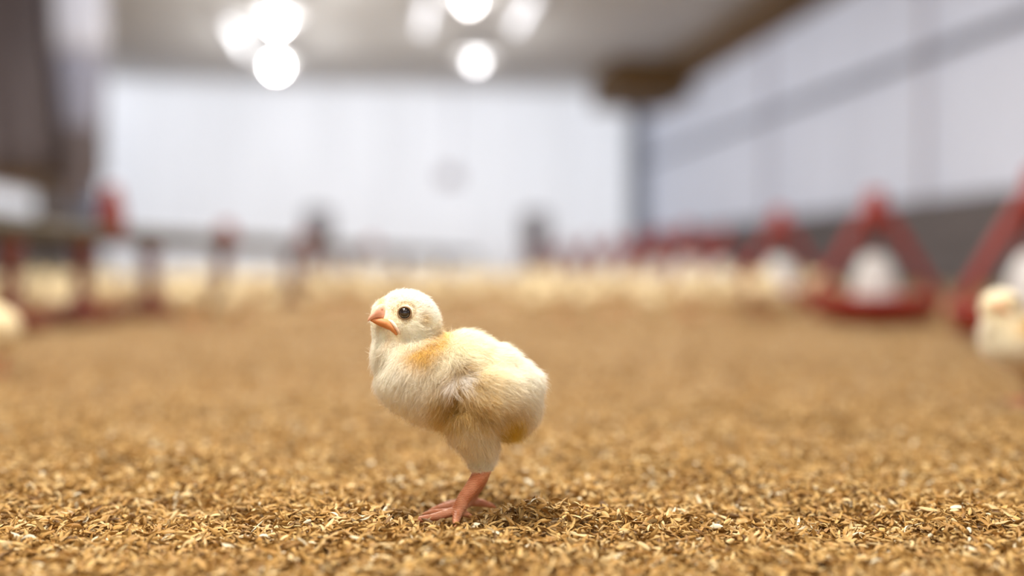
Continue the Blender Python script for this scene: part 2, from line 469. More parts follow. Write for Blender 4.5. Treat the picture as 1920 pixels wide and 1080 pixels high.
# ------------------------------------------------------------------ ceiling lamps
def bulb_lamp(px, py, z, label, mat='bulb'):
    d = (z - CAM_H) * F / (HORIZON - py)
    p = world_at(px, d, z)
    t = empty('ceiling_lamp', p, label, 'lamp', 'ceiling lamps')
    mb = MB(); mb.lathe([(0.001, 0.05), (0.03, 0.045), (0.048, 0.02), (0.055, -0.01), (0.042, -0.045), (0.02, -0.06), (0.001, -0.064)], 24)
    mb.build('bulb', [M[mat]], t)
    mb = MB(); mb.lathe([(0.03, 0.12), (0.10, 0.10), (0.19, 0.03), (0.192, 0.026), (0.10, 0.092), (0.03, 0.11)], 32)
    mb.build('lamp_shade', [M['shade']], t)
    mb = MB(); mb.lathe([(0.001, 0.20), (0.03, 0.20), (0.034, 0.10), (0.03, 0.05), (0.001, 0.05)], 16)
    mb.build('lamp_holder', [M['fixture']], t)
    mb = MB(); mb.tube([(0, 0, 0.2), (0, 0, HC + 0.005 - z)], 0.006, 8)
    mb.build('cord', [M['fixture']], t)
    l = bpy.data.lights.new('lamp_light', 'POINT'); l.energy = LAMP_W * (1.0 if mat == 'bulb' else 0.7); l.shadow_soft_size = 0.09; l.color = (1, 0.97, 0.93)
    lo = bpy.data.objects.new('lamp_light', l); lo.location = (0, 0, -0.19); lo.parent = t; COL.objects.link(lo)
    return t
bulb_lamp(520, 125, 2.22, 'bright bulb lamp hanging lowest on the left of the far ceiling')
bulb_lamp(522, 42, 2.22, 'bright bulb lamp just above the lowest left one')
bulb_lamp(893, 115, 2.22, 'dimmer lamp with grey holder low in the middle of the ceiling', 'dim_bulb')
bulb_lamp(880, 2, 2.22, 'bright bulb lamp at the top edge above the chick', 'soft_bulb')
def tube_lamp(px, py, z, ang, ln, label, mat='tube'):
    d = (z - CAM_H) * F / (HORIZON - py)
    t = empty('tube_lamp', world_at(px, d, z), label, 'lamp', 'tube lamps on the ceiling', ang)
    mb = MB(); mb.tube([(0, -ln / 2, 0), (0, ln / 2, 0)], 0.03, 14); mb.build('tube', [M[mat]], t)
    mb = MB(); mb.box(-0.06, 0.06, -ln / 2 - 0.04, ln / 2 + 0.04, 0.03, HC + 0.005 - z); mb.build('housing', [M['shade']], t, False)
    for s in (-1, 1):
        mb = MB(); mb.box(-0.035, 0.035, s * (ln / 2 + 0.02) - 0.02, s * (ln / 2 + 0.02) + 0.02, -0.035, 0.03); mb.build('end_cap', [M['shade']], t, False)
tube_lamp(447, 70, 2.42, 0.0, 1.2, 'tube lamp slanting beside the two left bulbs', 'bright_tube')
tube_lamp(800, 30, 2.42, 0.0, 1.2, 'tube lamp left of the bulb at the top edge')
tube_lamp(985, 25, 2.42, 0.0, 1.2, 'tube lamp right of the bulb at the top edge')

def wall_box():
    t = empty('control_box', (1.02, YB - 0.06, 1.33), 'small mauve grey box on the back curtain above the chick', 'box')
    mb = MB(); mb.box(-0.13, 0.13, -0.05, 0.03, -0.09, 0.09); o = mb.build('case', [M['mauve']], t, False)
    b = o.modifiers.new('bevel', 'BEVEL'); b.width = 0.012; b.segments = 3
    mb = MB(); mb.box(-0.10, 0.10, -0.062, -0.05, -0.06, 0.06); mb.build('cover', [M['post']], t, False)
    mb = MB(); mb.tube([(0.05, 0, 0.09), (0.05, 0.01, 0.5), (0.05, 0, HC - 1.335)], 0.012, 8); mb.build('conduit', [M['post']], t)
wall_box()

def screen():
    y = 7.3; x0, x1 = XL + 0.08, -1.86; zb = 0.76
    t = empty('tarpaulin_screen', (x1, y, 0), 'dark brown grey tarpaulin screen hanging from the ceiling at the left', 'screen')
    vs = []; fs = []; n = 60; m = 8
    for j in range(m + 1):
        for i in range(n + 1):
            u = i / n; z = zb + (HC - 0.01 - zb) * j / m
            vs.append((x0 - x1 + (x1 - x0) * u, 0.03 * math.sin(u * 26) + 0.015 * math.sin(u * 61 + j), z))
    for j in range(m):
        for i in range(n):
            a = j * (n + 1) + i; fs.append((a, a + 1, a + n + 2, a + n + 1))
    o = mesh_obj('sheet', vs, fs, M['tarp'], t)
    sd = o.modifiers.new('thickness', 'SOLIDIFY'); sd.thickness = 0.004
    mb = MB(); mb.tube([(x0 - x1, 0, zb - 0.02), (-0.02, 0, zb - 0.02)], 0.035, 14); mb.build('bottom_bar', [M['wood']], t)
    xs = -0.42
    mb = MB(); mb.tube([(xs, 0, zb - 0.055), (xs, 0, 0.0)], 0.04, 12); mb.build('leg', [M['pipe']], t)
    # plastic wrap bunched along the free edge, painted lit on top and shaded below
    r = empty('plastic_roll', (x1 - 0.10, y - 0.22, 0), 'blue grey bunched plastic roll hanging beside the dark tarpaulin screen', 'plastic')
    for nm, z0, z1, r0, r1, mt in (('upper_wrap', 1.55, HC - 0.01, 0.165, 0.19, 'wrap_lit'), ('middle_wrap', 1.05, 1.56, 0.10, 0.16, 'wrap_shaded'), ('lower_wrap', 0.55, 1.06, 0.05, 0.10, 'tarp')):
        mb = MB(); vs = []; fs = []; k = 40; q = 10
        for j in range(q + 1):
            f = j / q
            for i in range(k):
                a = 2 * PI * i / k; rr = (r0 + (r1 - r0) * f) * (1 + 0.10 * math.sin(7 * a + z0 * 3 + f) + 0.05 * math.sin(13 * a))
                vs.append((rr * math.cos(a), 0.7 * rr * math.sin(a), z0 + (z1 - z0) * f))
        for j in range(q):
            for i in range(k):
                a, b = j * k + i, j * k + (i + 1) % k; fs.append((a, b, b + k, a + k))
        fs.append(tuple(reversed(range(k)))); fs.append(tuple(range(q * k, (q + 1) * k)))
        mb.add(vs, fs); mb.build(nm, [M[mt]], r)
unseen_light('screen_lamp', (-1.75, 6.2, 2.45), 9, 0.3, (0.9, 0.94, 1.0))     # lamp just above the frame beside the screen
screen()

# ------------------------------------------------------------------ feeders on the right
def make_feeder(loc, label, rz=0.0, scale=1.0):
    t = empty('pan_feeder', loc, label, 'feeder', 'red pan feeders on the right', rz, scale)
    mb = MB()
    mb.lathe([(0.001, 0.004), (0.105, 0.004), (0.125, 0.012), (0.136, 0.046), (0.137, 0.058), (0.130, 0.058), (0.122, 0.022), (0.10, 0.012), (0.001, 0.012)], 40)
    mb.build('pan', [M['red']], t)
    mb = MB(); mb.lathe([(0.122, 0.023), (0.08, 0.030), (0.04, 0.034), (0.001, 0.035)], 30); mb.build('feed', [M['feed']], t)
    mb = MB(); mb.lathe([(0.001, 0.145), (0.016, 0.145), (0.026, 0.138), (0.043, 0.105), (0.047, 0.07), (0.047, 0.035), (0.055, 0.030), (0.001, 0.030)], 30)
    mb.build('hopper', [M['white_plastic']], t)
    for a in (175, -15, 80):
        c, s = math.cos(math.radians(a)), math.sin(math.radians(a))
        mb = MB(); mb.tube([(0.018 * c, 0.018 * s, 0.235), (0.04 * c, 0.04 * s, 0.20), (0.085 * c, 0.085 * s, 0.125), (0.125 * c, 0.125 * s, 0.055), (0.130 * c, 0.130 * s, 0.042)], [0.014, 0.013, 0.0115, 0.011, 0.010], 10, 0.6)
        mb.build('leg', [M['red']], t)
    mb = MB(); mb.lathe([(0.001, 0.285), (0.016, 0.284), (0.022, 0.275), (0.024, 0.245), (0.034, 0.232), (0.034, 0.215), (0.022, 0.205), (0.001, 0.205)], 24)
    mb.build('collar', [M['red']], t)
    return t
first = None
def put_feeder(px, d, label, rz=0.0, sc=1.0):
    global first
    p = world_at(px, d); p.z = float(ground(p.x, p.y)) + 0.001
    if first is None:
        first = make_feeder(p, label, rz - YAW, sc); return first
    o = copy_tree(first); o.location = p; o.rotation_euler = (0, 0, rz - YAW); o.scale = (sc,) * 3; o['label'] = label
    return o
put_feeder(1640, 2.15, 'red tripod pan feeder with white hopper, its whole triangle in view')
put_feeder(1945, 1.62, 'red pan feeder cut by the right edge behind a chick', 0.0)
put_feeder(1462, 2.85, 'red pan feeder next left of the large triangular one', 0.1)
put_feeder(1352, 4.2, 'small red pan feeder third from the right-hand edge of the row', 0.4)
for px, d in ((1290, 4.7), (1240, 5.2), (1196, 5.9), (1150, 6.4), (1104, 6.9), (1060, 7.5), (1022, 8.2), (1316, 6.2), (1262, 6.9), (1215, 7.7), (1170, 8.4), (1125, 9.2), (1082, 9.9), (1042, 10.5)):
    put_feeder(px, d, 'tiny red pan feeder far down the row before the back curtain', random.uniform(0, 2), 1.12)

# ------------------------------------------------------------------ drinker line on the left
def build_line():
    A = world_at(20, 1.87); B = world_at(395, 2.73)
    u = (B - A).normalized(); z = 0.19
    t = empty('feed_line', (A.x, A.y, 0), 'olive brown feed pipe running low along the left side', 'pipe')
    P = lambda s, zz: tuple((A + u * s) - A + Vector((0, 0, zz)))
    mb = MB(); mb.tube([P(-1.2, z), P(5.2, z)], 0.021, 16); mb.build('pipe', [M['pipe']], t)
    for s, h in ((0.36, 0.30), (0.97, 0.245), (1.62, 0.235), (2.5, 0.24)):
        mb = MB()
        mb.tube([P(s, z - 0.02), P(s, z + 0.02), P(s, (z + h) / 2), P(s, h)], [0.024, 0.030, 0.028, 0.016], 14)
        mb.build('bracket', [M['rust']], t)
    k = None
    for i, (s, lab) in enumerate(((0.0, 'red drop tube and saucer nearest the left edge under the feed pipe'), (0.24, 'second red drop tube and saucer from the left edge'),
                 (0.53, 'third red drop tube and saucer from the left edge'), (0.94, 'fourth red drop tube and saucer from the left edge'),
                 (1.5, 'small red drop tube far along the feed pipe'), (2.2, 'small red drop tube far along the feed pipe'), (3.0, 'small red drop tube far along the feed pipe'), (4.0, 'small red drop tube far along the feed pipe'))):
        p = A + u * s; p.z = float(ground(p.x, p.y)) - 0.001
        if k is None:
            k = empty('feed_drop', p, lab, 'feeder', 'feed drops under the left pipe')
            mb = MB(); mb.lathe([(0.001, 0.168), (0.024, 0.168), (0.024, 0.15), (0.016, 0.14), (0.017, 0.06), (0.030, 0.03), (0.034, 0.014), (0.001, 0.012)], 20); mb.build('drop_tube', [M['brown_red']], k)
            mb = MB(); mb.lathe([(0.001, 0.002), (0.060, 0.002), (0.074, 0.012), (0.080, 0.036), (0.075, 0.036), (0.064, 0.010), (0.001, 0.008)], 28); mb.build('saucer', [M['brown_red']], k)
            mb = MB(); mb.lathe([(0.066, 0.013), (0.040, 0.017), (0.001, 0.018)], 20); mb.build('feed', [M['feed']], k)
        else:
            c = copy_tree(k); c.location = p; c['label'] = lab
build_line()

def hopper(px, d, label):
    p = world_at(px, d); p.z = float(ground(p.x, p.y)) - 0.002
    t = empty('feed_hopper', p, label, 'feeder', 'grey feed hoppers in front of the back curtain')
    mb = MB(); mb.lathe([(0.001, 0.46), (0.085, 0.46), (0.09, 0.45), (0.09, 0.30), (0.05, 0.20), (0.04, 0.10), (0.001, 0.10)], 28); mb.build('tub', [M['rail']], t)
    mb = MB(); mb.lathe([(0.001, 0.49), (0.03, 0.488), (0.095, 0.465), (0.095, 0.455), (0.001, 0.46)], 28); mb.build('lid', [M['rail']], t)
    mb = MB(); mb.lathe([(0.001, 0.003), (0.13, 0.003), (0.15, 0.05), (0.142, 0.05), (0.12, 0.015), (0.001, 0.015)], 32); mb.build('pan', [M['red']], t)
    for k in range(3):
        a = k * 2.094 + 0.4
        mb = MB(); mb.tube([(0.135 * math.cos(a), 0.135 * math.sin(a), 0.045), (0.06 * math.cos(a), 0.06 * math.sin(a), 0.26)], 0.010, 8); mb.build('leg', [M['red']], t)
    mb = MB(); mb.lathe([(0.045, 0.11), (0.04, 0.02), (0.001, 0.016)], 20); mb.build('spout', [M['steel']], t)
hopper(597, 6.2, 'grey feed hopper on red legs left of the chick before the back curtain')
hopper(1003, 6.4, 'grey feed hopper on red legs right of the chick before the back curtain')

# ------------------------------------------------------------------ chicks
L0 = (860 - 960) / F * D0
def P(px, py, dep=0.0):
    """chick-local metres for a picture point lying dep pixels behind (+) the chick's mid plane"""
    dm = dep * D0 / F
    d = D0 + dm
    return Vector(((px - 960) / F * d - L0, dm, CAM_H + (HORIZON - py) / F * d))
PX = D0 / F
def G(px, h, dep):                      # point h pixels above the ground
    dm = dep * PX
    return Vector(((px - 960) / F * (D0 + dm) - L0, dm, h * PX))

def remeshed(mb, voxel, smooth):
    o = mb.build('tmp', [])
    m = o.modifiers.new('r', 'REMESH'); m.mode = 'VOXEL'; m.voxel_size = voxel
    if smooth:
        s = o.modifiers.new('s', 'SMOOTH'); s.factor = 0.5; s.iterations = smooth
    bpy.context.view_layer.update()
    dg = bpy.context.evaluated_depsgraph_get()
    me = bpy.data.meshes.new_from_object(o.evaluated_get(dg))
    old = o.data
    bpy.data.objects.remove(o); bpy.data.meshes.remove(old)
    return me

ELL = [  # px, py, depth, radii (px)
    (758, 611, -12, 60, 56, 50), (724, 597, -14, 30, 31, 33), (755, 644, -14, 51, 38, 44), (739, 652, -16, 34, 40, 40),
    (775, 670, -8, 66, 56, 58), (800, 662, -4, 42, 38, 46), (790, 703, -8, 74, 68, 76), (820, 732, -6, 72, 54, 72), (860, 714, 4, 84, 76, 80),
    (901, 727, 8, 82, 72, 80), (936, 741, 10, 64, 66, 76), (954, 754, 12, 48, 60, 60), (988, 724, 12, 18, 22, 22), (862, 764, 0, 60, 34, 60),
    (908, 736, -64, 60, 32, 20), (864, 728, -62, 28, 22, 20),
]
def body_mesh(voxel_body, voxel_leg, smooth):
    mb = MB()
    for px, py, dp, a, b, c in ELL:
        mb.ellipsoid(P(px, py, dp), (a * PX, c * PX, b * PX), 40, 24)
    mb.tube([P(876, 770, -34), P(886, 803, -32), P(898, 834, -28), P(903, 864, -24), P(904, 888, -22)], [r * PX for r in (40, 37, 25, 16, 13)], 24)
    mb.tube([P(890, 786, 42), P(900, 826, 42), P(905, 862, 42), P(906, 886, 42)], [r * PX for r in (36, 24, 15, 12)], 24)
    me = remeshed(mb, voxel_body, smooth)
    mb = MB()
    mb.v = [tuple(v.co) for v in me.vertices]; mb.f = [tuple(p.vertices) for p in me.polygons]; mb.m = [0] * len(mb.f)
    bpy.data.meshes.remove(me)
    def limb(pts, rs): mb.tube(pts, [r * PX for r in rs], 16)
    # near leg
    limb([P(898, 872, -23), P(904, 890, -22), P(896, 905, -22), P(882, 925, -23), P(869, 943, -24), G(860, 20, -24), G(855, 11, -25)], (17, 16.5, 15.5, 13.8, 13, 13, 9))
    limb([G(860, 19, -24), G(842, 15, -28), G(822, 10, -33), G(805, 7.5, -37), G(788, 6, -40), G(776, 4, -42), G(766, 1, -44)], (10.5, 8.5, 8, 7, 6.5, 4, 1.2))
    limb([G(858, 18, -26), G(857, 13, -38), G(855, 9, -50), G(854, 7, -62), G(853, 4, -72), G(852, 1, -80)], (10, 9, 8, 6.5, 4.5, 1.2))
    limb([G(858, 18, -22), G(840, 13, -12), G(822, 10, -4), G(806, 8, 2), G(796, 5, 6), G(788, 2, 8)], (9, 7, 6.5, 5.5, 3.5, 1.2))
    limb([G(864, 15, -23), G(874, 10, -19), G(882, 5, -15), G(888, 1, -12)], (8, 6, 4, 1.2))
    # far leg
    limb([P(906, 874, 42), P(907, 890, 42), P(900, 908, 44), P(888, 928, 46), G(880, 20, 48)], (16, 14.5, 13.5, 12, 11.5))
    limb([G(882, 20, 48), G(866, 16, 44), G(842, 12, 40), G(822, 9, 37), G(808, 5, 36), G(800, 2, 36)], (10.5, 8.5, 7.5, 6, 3.5, 1.2))
    limb([G(880, 19, 48), G(866, 14, 60), G(848, 10, 70), G(830, 7, 78), G(822, 2, 80)], (10, 7.5, 6.5, 4, 1.2))
    limb([G(880, 18, 46), G(868, 12, 28), G(856, 9, 16), G(844, 6, 10), G(838, 2, 8)], (9, 7.5, 6.5, 4, 1.2))
    limb([G(884, 18, 48), G(904, 14, 52), G(922, 8, 55), G(932, 3, 57)], (9.5, 7.5, 5, 1.2))
    me = remeshed(mb, voxel_leg, 2)
    me.polygons.foreach_set('use_smooth', [True] * len(me.polygons))
    return me

def skin_mats():
    m1, nt, p = new_mat('chick_down_underlayer')
    L = nt.links.new
    tc = N(nt, 'ShaderNodeTexCoord'); nz = N(nt, 'ShaderNodeTexNoise'); nz.inputs['Scale'].default_value = 60
    rp = N(nt, 'ShaderNodeValToRGB'); e = rp.color_ramp.elements
    e[0].position = 0.3; e[0].color = (0.74, 0.56, 0.27, 1); e[1].position = 0.62; e[1].color = (0.88, 0.78, 0.55, 1)
    L(tc.outputs['Object'], nz.inputs['Vector']); L(nz.outputs[0], rp.inputs[0]); L(rp.outputs[0], p.inputs['Base Color'])
    p.inputs['Roughness'].default_value = 0.9; p.inputs['Specular IOR Level'].default_value = 0.1
    p.inputs['Sheen Weight'].default_value = 0.4
    m2, nt, p = new_mat('chick_leg_skin')
    L = nt.links.new
    tc = N(nt, 'ShaderNodeTexCoord')
    wv = N(nt, 'ShaderNodeTexWave'); wv.wave_type = 'BANDS'; wv.bands_direction = 'Z'
    wv.inputs['Scale'].default_value = 400; wv.inputs['Distortion'].default_value = 4.0; wv.inputs['Detail Scale'].default_value = 3
    nz = N(nt, 'ShaderNodeTexNoise'); nz.inputs['Scale'].default_value = 140
    rp = N(nt, 'ShaderNodeValToRGB'); e = rp.color_ramp.elements
    e[0].position = 0.3; e[0].color = (0.56, 0.18, 0.07, 1); e[1].position = 0.68; e[1].color = (0.76, 0.35, 0.19, 1)
    bp = N(nt, 'ShaderNodeBump'); bp.inputs['Strength'].default_value = 0.3; bp.inputs['Distance'].default_value = 0.0006
    L(tc.outputs['Object'], wv.inputs['Vector']); L(tc.outputs['Object'], nz.inputs['Vector']); L(nz.outputs[0], rp.inputs[0])
    L(wv.outputs[0], bp.inputs['Height']); L(bp.outputs[0], p.inputs['Normal']); L(rp.outputs[0], p.inputs['Base Color'])
    p.inputs['Roughness'].default_value = 0.42
    p.inputs['Subsurface Weight'].default_value = 0.25; p.inputs['Subsurface Radius'].default_value = (1, 0.35, 0.2); p.inputs['Subsurface Scale'].default_value = 0.0015
    return m1, m2
M['down_base'], M['leg_skin'] = skin_mats()
M['beak'] = plain('pink_beak', (0.84, 0.52, 0.40), (0.76, 0.36, 0.23), 0.5, 160, 0.25)
M['gape'] = plain('orange_beak', (0.62, 0.24, 0.075), (0.50, 0.165, 0.04), 0.55, 120)
M['flange'] = plain('pale_mouth_fold', (0.88, 0.72, 0.58), (0.82, 0.60, 0.46), 0.5, 150)
M['lid'] = plain('eyelid_skin', (0.40, 0.27, 0.15), (0.24, 0.14, 0.06), 0.6, 300)
def eye_mat():
    m, nt, p = new_mat('dark_eye')
    p.inputs['Base Color'].default_value = (0.012, 0.008, 0.007, 1); p.inputs['Roughness'].default_value = 0.06
    p.inputs['Coat Weight'].default_value = 1.0; p.inputs['Coat Roughness'].default_value = 0.02
    return m
M['eye'] = eye_mat()
def down_mat():
    m, nt, p = new_mat('chick_down')
    L = nt.links.new
    a = N(nt, 'ShaderNodeAttribute', attribute_name='tint')
    h = N(nt, 'ShaderNodeBsdfHairPrincipled'); h.parametrization = 'COLOR'
    h.inputs['Roughness'].default_value = 0.55; h.inputs['Radial Roughness'].default_value = 0.75
    L(a.outputs['Color'], h.inputs['Color'])
    d = N(nt, 'ShaderNodeBsdfDiffuse'); L(a.outputs['Color'], d.inputs[0])
    mx = N(nt, 'ShaderNodeMixShader'); mx.inputs[0].default_value = 0.35
    L(h.outputs[0], mx.inputs[1]); L(d.outputs[0], mx.inputs[2]); L(mx.outputs[0], nt.nodes['Material Output'].inputs[0])
    return m
M['down'] = down_mat()

HOCK = P(900, 884, -22).z
def assign_leg(me):
    me.materials.append(M['down_base']); me.materials.append(M['leg_skin'])
    me.polygons.foreach_set('material_index', [1 if p.center.z < HOCK else 0 for p in me.polygons])

# --- plumage: direction, length and colour of the down at picture coordinates
def to_px(p):
    d = D0 + p[:, 1]
    return 960 + (p[:, 0] + L0) * F / d, HORIZON - (p[:, 2] - CAM_H) * F / d

def nrm(v): return v / np.maximum(np.linalg.norm(v, axis=-1, keepdims=True), 1e-9)

def gs(x, y, cx, cy, sx, sy=None, rot=0.0):
    sy = sy or sx; c, s = math.cos(rot), math.sin(rot)
    u = (x - cx) * c + (y - cy) * s; w = -(x - cx) * s + (y - cy) * c
    return np.exp(-0.5 * ((u / sx) ** 2 + (w / sy) ** 2))

CROUCH = lambda z: np.where(z > 0.028, z - 0.020, z * 0.30)
def build_down(me, count, parent, crouch=False):
    me.calc_loop_triangles()
    nv = len(me.vertices); co = np.empty(nv * 3, np.float32); me.vertices.foreach_get('co', co); co = co.reshape(-1, 3).astype(float)
    vn = np.empty(nv * 3, np.float32); me.vertices.foreach_get('normal', vn); vn = vn.reshape(-1, 3).astype(float)
    tr = np.empty(len(me.loop_triangles) * 3, np.int32); me.loop_triangles.foreach_get('vertices', tr); tr = tr.reshape(-1, 3)
    a, b, c = co[tr[:, 0]], co[tr[:, 1]], co[tr[:, 2]]
    area = np.linalg.norm(np.cross(b - a, c - a), axis=1)
    area[(a[:, 2] < HOCK - 0.0005)] = 0
    idx = rng.choice(len(tr), count, p=area / area.sum())
    r1 = np.sqrt(rng.random(count))[:, None]; r2 = rng.random(count)[:, None]
    w0, w1, w2 = 1 - r1, r1 * (1 - r2), r1 * r2
    p = a[idx] * w0 + b[idx] * w1 + c[idx] * w2
    n = nrm(vn[tr[idx, 0]] * w0 + vn[tr[idx, 1]] * w1 + vn[tr[idx, 2]] * w2)
    x, y = to_px(p)
    # keep the eye and beak clear
    eye = np.hypot(x - 758, y - 589); near = p[:, 1] < 0
    beak = np.hypot((x - 708) / 1.2, y - 594)
    gp = np.clip(((x - 722) * 22 + (y - 606) * 27) / (22.0 ** 2 + 27.0 ** 2), 0, 1); gape = np.hypot(x - 722 - 22 * gp, y - 606 - 27 * gp)
    keep = ~(near & (eye < 13.5)) & ~(near & (beak < 14)) & ~(near & (gape < 4.5))
    p, n, x, y, eye, near, beak, gape = p[keep], n[keep], x[keep], y[keep], eye[keep], near[keep], beak[keep], gape[keep]
    k = len(p)
    # flow (in picture right / down)
    fx = np.full(k, 0.85); fy = np.full(k, 0.45)
    def blend(w, dx, dy):
        nonlocal fx, fy
        fx = fx * (1 - w) + dx * w; fy = fy * (1 - w) + dy * w
    chest = 1 / (1 + np.exp(-(835 - x - (y - 715) * 0.15) / 10))
    blend(chest, -0.10, 1.0)
    wl = gs(x, y, 838, 730, 24, 34) * (x < 858); blend(np.clip(wl * 1.3, 0, 1), -0.75, 0.75)
    flank = 1 / (1 + np.exp(-(y - 765) / 10)) * (x > 800); blend(flank, 0.12, 1.0)
    fl2 = gs(x, y, 835, 790, 30, 24); blend(np.clip(fl2, 0, 1), -0.35, 1.0)
    fl3 = gs(x, y, 900, 800, 26, 22); blend(np.clip(fl3, 0, 1), 0.45, 0.9)
    rump = 1 / (1 + np.exp(-(x - 975) / 12)); blend(rump * 0.8, 0.45, 0.9)
    head = 1 / (1 + np.exp((y - 640 + (x - 765) * 0.25) / 7)) * (x < 850)
    hx, hy = x - 690, y - 598; hl = np.hypot(hx, hy) + 1e-6
    blend(head, hx / hl, hy / hl + 0.15)
    fdir = np.stack([fx, np.zeros(k), -fy], -1)
    # light swirl
    sw = 0.32 * np.sin(x * 0.09 + 1.7 * np.sin(y * 0.07)) + 0.2 * np.sin(y * 0.13 - x * 0.05)
    fdir[:, 0] += sw * 0.6; fdir[:, 2] += 0.35 * np.cos(x * 0.11 + y * 0.08) * 0.5
    fdir = fdir + rng.normal(0, 0.36, (k, 3))
    t = nrm(fdir - n * np.sum(fdir * n, 1)[:, None])
    fuzz = rng.random(k) < 0.22
    lift = np.where(head > 0.5, 0.50, 0.50) + rng.normal(0, 0.12, k) + 0.35 * fuzz
    lift = np.clip(lift, 0.12, 0.95)[:, None]
    ln = 0.0064 * (1 - head) + 0.0034 * head
    ln = ln * (1 - 0.45 * gs(x, y, 905, 880, 40, 26)) * (1 - 0.7 * np.clip((y - 868) / 22, 0, 1))
    ln *= np.where(near, np.clip((eye - 8) / 26, 0.28, 1) * np.clip((beak - 8) / 34, 0.22, 1) * np.clip((gape + 2) / 22, 0.3, 1), 1)
    ln *= np.where(fuzz, 1.25, 1.0)
    wing = gs(x, y, 880, 745, 46, 30) * near
    ln *= 1 + 0.7 * wing
    lift = lift * (1 - 0.35 * wing[:, None])
    ln *= rng.normal(1.0, 0.18, k).clip(0.5, 1.5)
    d0 = nrm(n * (0.55 + 0.5 * lift) + t * (1 - 0.4 * lift)); d1 = nrm(n * (lift * 0.45) + t + np.array([0, 0, -0.18]))
    S = 6
    pts = np.empty((k, S, 3)); pts[:, 0] = p - n * 0.0003
    for i in range(1, S):
        f = (i - 0.5) / (S - 1)
        pts[:, i] = pts[:, i - 1] + nrm(d0 * (1 - f) + d1 * f) * (ln / (S - 1))[:, None]
    # clumps
    nc = max(600, count // 40)
    ci = rng.choice(k, nc, replace=False)
    kd = kdtree.KDTree(nc)
    for i, q in enumerate(p[ci]): kd.insert(q, i)
    kd.balance()
    own = np.array([kd.find(q)[1] for q in p])
    wavy = rng.random(nc)[own]
    amt = (0.16 + 0.42 * wavy) * (1 - 0.45 * head) * (0.8 + 0.5 * wing) * np.where(fuzz, 0.45, 1.0)
    for i in range(1, S):
        f = (i / (S - 1)) ** 1.3
        tgt = pts[ci[own], i]
        pts[:, i] += (tgt - pts[:, i]) * (amt * f)[:, None]
    # frizz
    pts[:, 2:] += rng.normal(0, 0.00022, (k, S - 2, 3)) * np.linspace(0.4, 1.3, S - 2)[None, :, None]
    if crouch: pts[:, :, 2] = CROUCH(pts[:, :, 2])
    # colour
    col = np.empty((k, 3)); col[:] = (0.96, 0.885, 0.67)
    def paint(w, c):
        w = np.clip(w, 0, 1)[:, None]; col[:] = col * (1 - w) + np.array(c) * w
    nn = 0.5 + 0.5 * np.sin(x * 0.21 + 2.1 * np.sin(y * 0.17)) * np.sin(y * 0.19 + 1.3 * np.sin(x * 0.13))
    paint((1 - head) * 0.35 * nn, (0.86, 0.72, 0.44))
    paint(head * 0.6 * (y < 600), (0.97, 0.93, 0.80))
    paint(gs(x, y, 760, 740, 50, 60) * 0.5, (0.90, 0.83, 0.68))
    paint(gs(x, y, 895, 655, 46, 26, 0.4) * 0.8, (0.96, 0.83, 0.45))
    paint(gs(x, y, 925, 715, 50, 30, 0.4) * 0.7, (0.86, 0.68, 0.36))
    paint(gs(x, y, 990, 690, 40, 40) * 0.5, (0.92, 0.87, 0.75))
    for cx, cy, sx, sy, r, w in ((806, 652, 26, 12, -0.6, 1.1), (782, 664, 18, 7, -0.2, 0.9), (796, 676, 17, 12, -0.3, 0.9), (824, 632, 9, 14, 0, 0.9), (758, 650, 16, 5, 0.3, 0.4), (726, 638, 5, 12, 0.3, 0.35)):
        paint(gs(x, y, cx, cy, sx, sy, r) * w * (0.75 + 0.4 * wavy), (0.68, 0.35, 0.04))
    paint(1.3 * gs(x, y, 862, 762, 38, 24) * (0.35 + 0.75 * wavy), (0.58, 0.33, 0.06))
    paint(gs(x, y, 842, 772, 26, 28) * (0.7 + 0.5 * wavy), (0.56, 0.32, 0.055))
    paint(gs(x, y, 885, 795, 40, 30) * (wavy > 0.45) * 0.8, (0.72, 0.46, 0.12))
    paint(gs(x, y, 800, 790, 60, 14, 0.5) * 0.5, (0.84, 0.64, 0.34))
    paint(gs(x, y, 890, 835, 30, 22) * 0.5, (0.86, 0.68, 0.36))
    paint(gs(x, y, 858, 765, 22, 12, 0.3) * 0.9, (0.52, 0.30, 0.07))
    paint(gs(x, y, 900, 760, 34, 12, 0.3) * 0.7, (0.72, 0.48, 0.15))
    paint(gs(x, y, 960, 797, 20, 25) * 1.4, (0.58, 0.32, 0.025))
    paint(gs(x, y, 872, 735, 34, 26) * near * (0.35 + 0.5 * wavy), (0.78, 0.52, 0.19))
    paint(gs(x, y, 800, 720, 34, 22) * 0.3, (0.80, 0.62, 0.36))
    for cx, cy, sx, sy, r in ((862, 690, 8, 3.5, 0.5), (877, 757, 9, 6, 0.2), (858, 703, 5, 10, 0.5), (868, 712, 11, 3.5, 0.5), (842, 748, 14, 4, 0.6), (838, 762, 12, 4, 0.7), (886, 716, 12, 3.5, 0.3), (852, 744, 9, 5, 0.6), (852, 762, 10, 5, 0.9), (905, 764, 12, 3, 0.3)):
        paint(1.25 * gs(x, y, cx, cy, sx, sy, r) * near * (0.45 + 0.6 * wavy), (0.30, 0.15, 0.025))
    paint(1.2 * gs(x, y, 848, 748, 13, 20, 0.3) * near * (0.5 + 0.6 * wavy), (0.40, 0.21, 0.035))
    paint(gs(x, y, 860, 716, 6, 8, 0.4) * near * 0.8, (0.90, 0.89, 0.86))
    paint(gs(x, y, 791, 600, 6, 9) * near * 0.95, (0.60, 0.40, 0.15))
    paint(gs(x, y, 737, 588, 8, 5) * near * 0.9, (0.46, 0.31, 0.15))
    paint(gs(x, y, 758, 577, 13, 5) * near * 0.5, (0.55, 0.40, 0.20))
    paint((np.abs(eye - 15) < 4) * near * 0.75, (0.42, 0.27, 0.12))
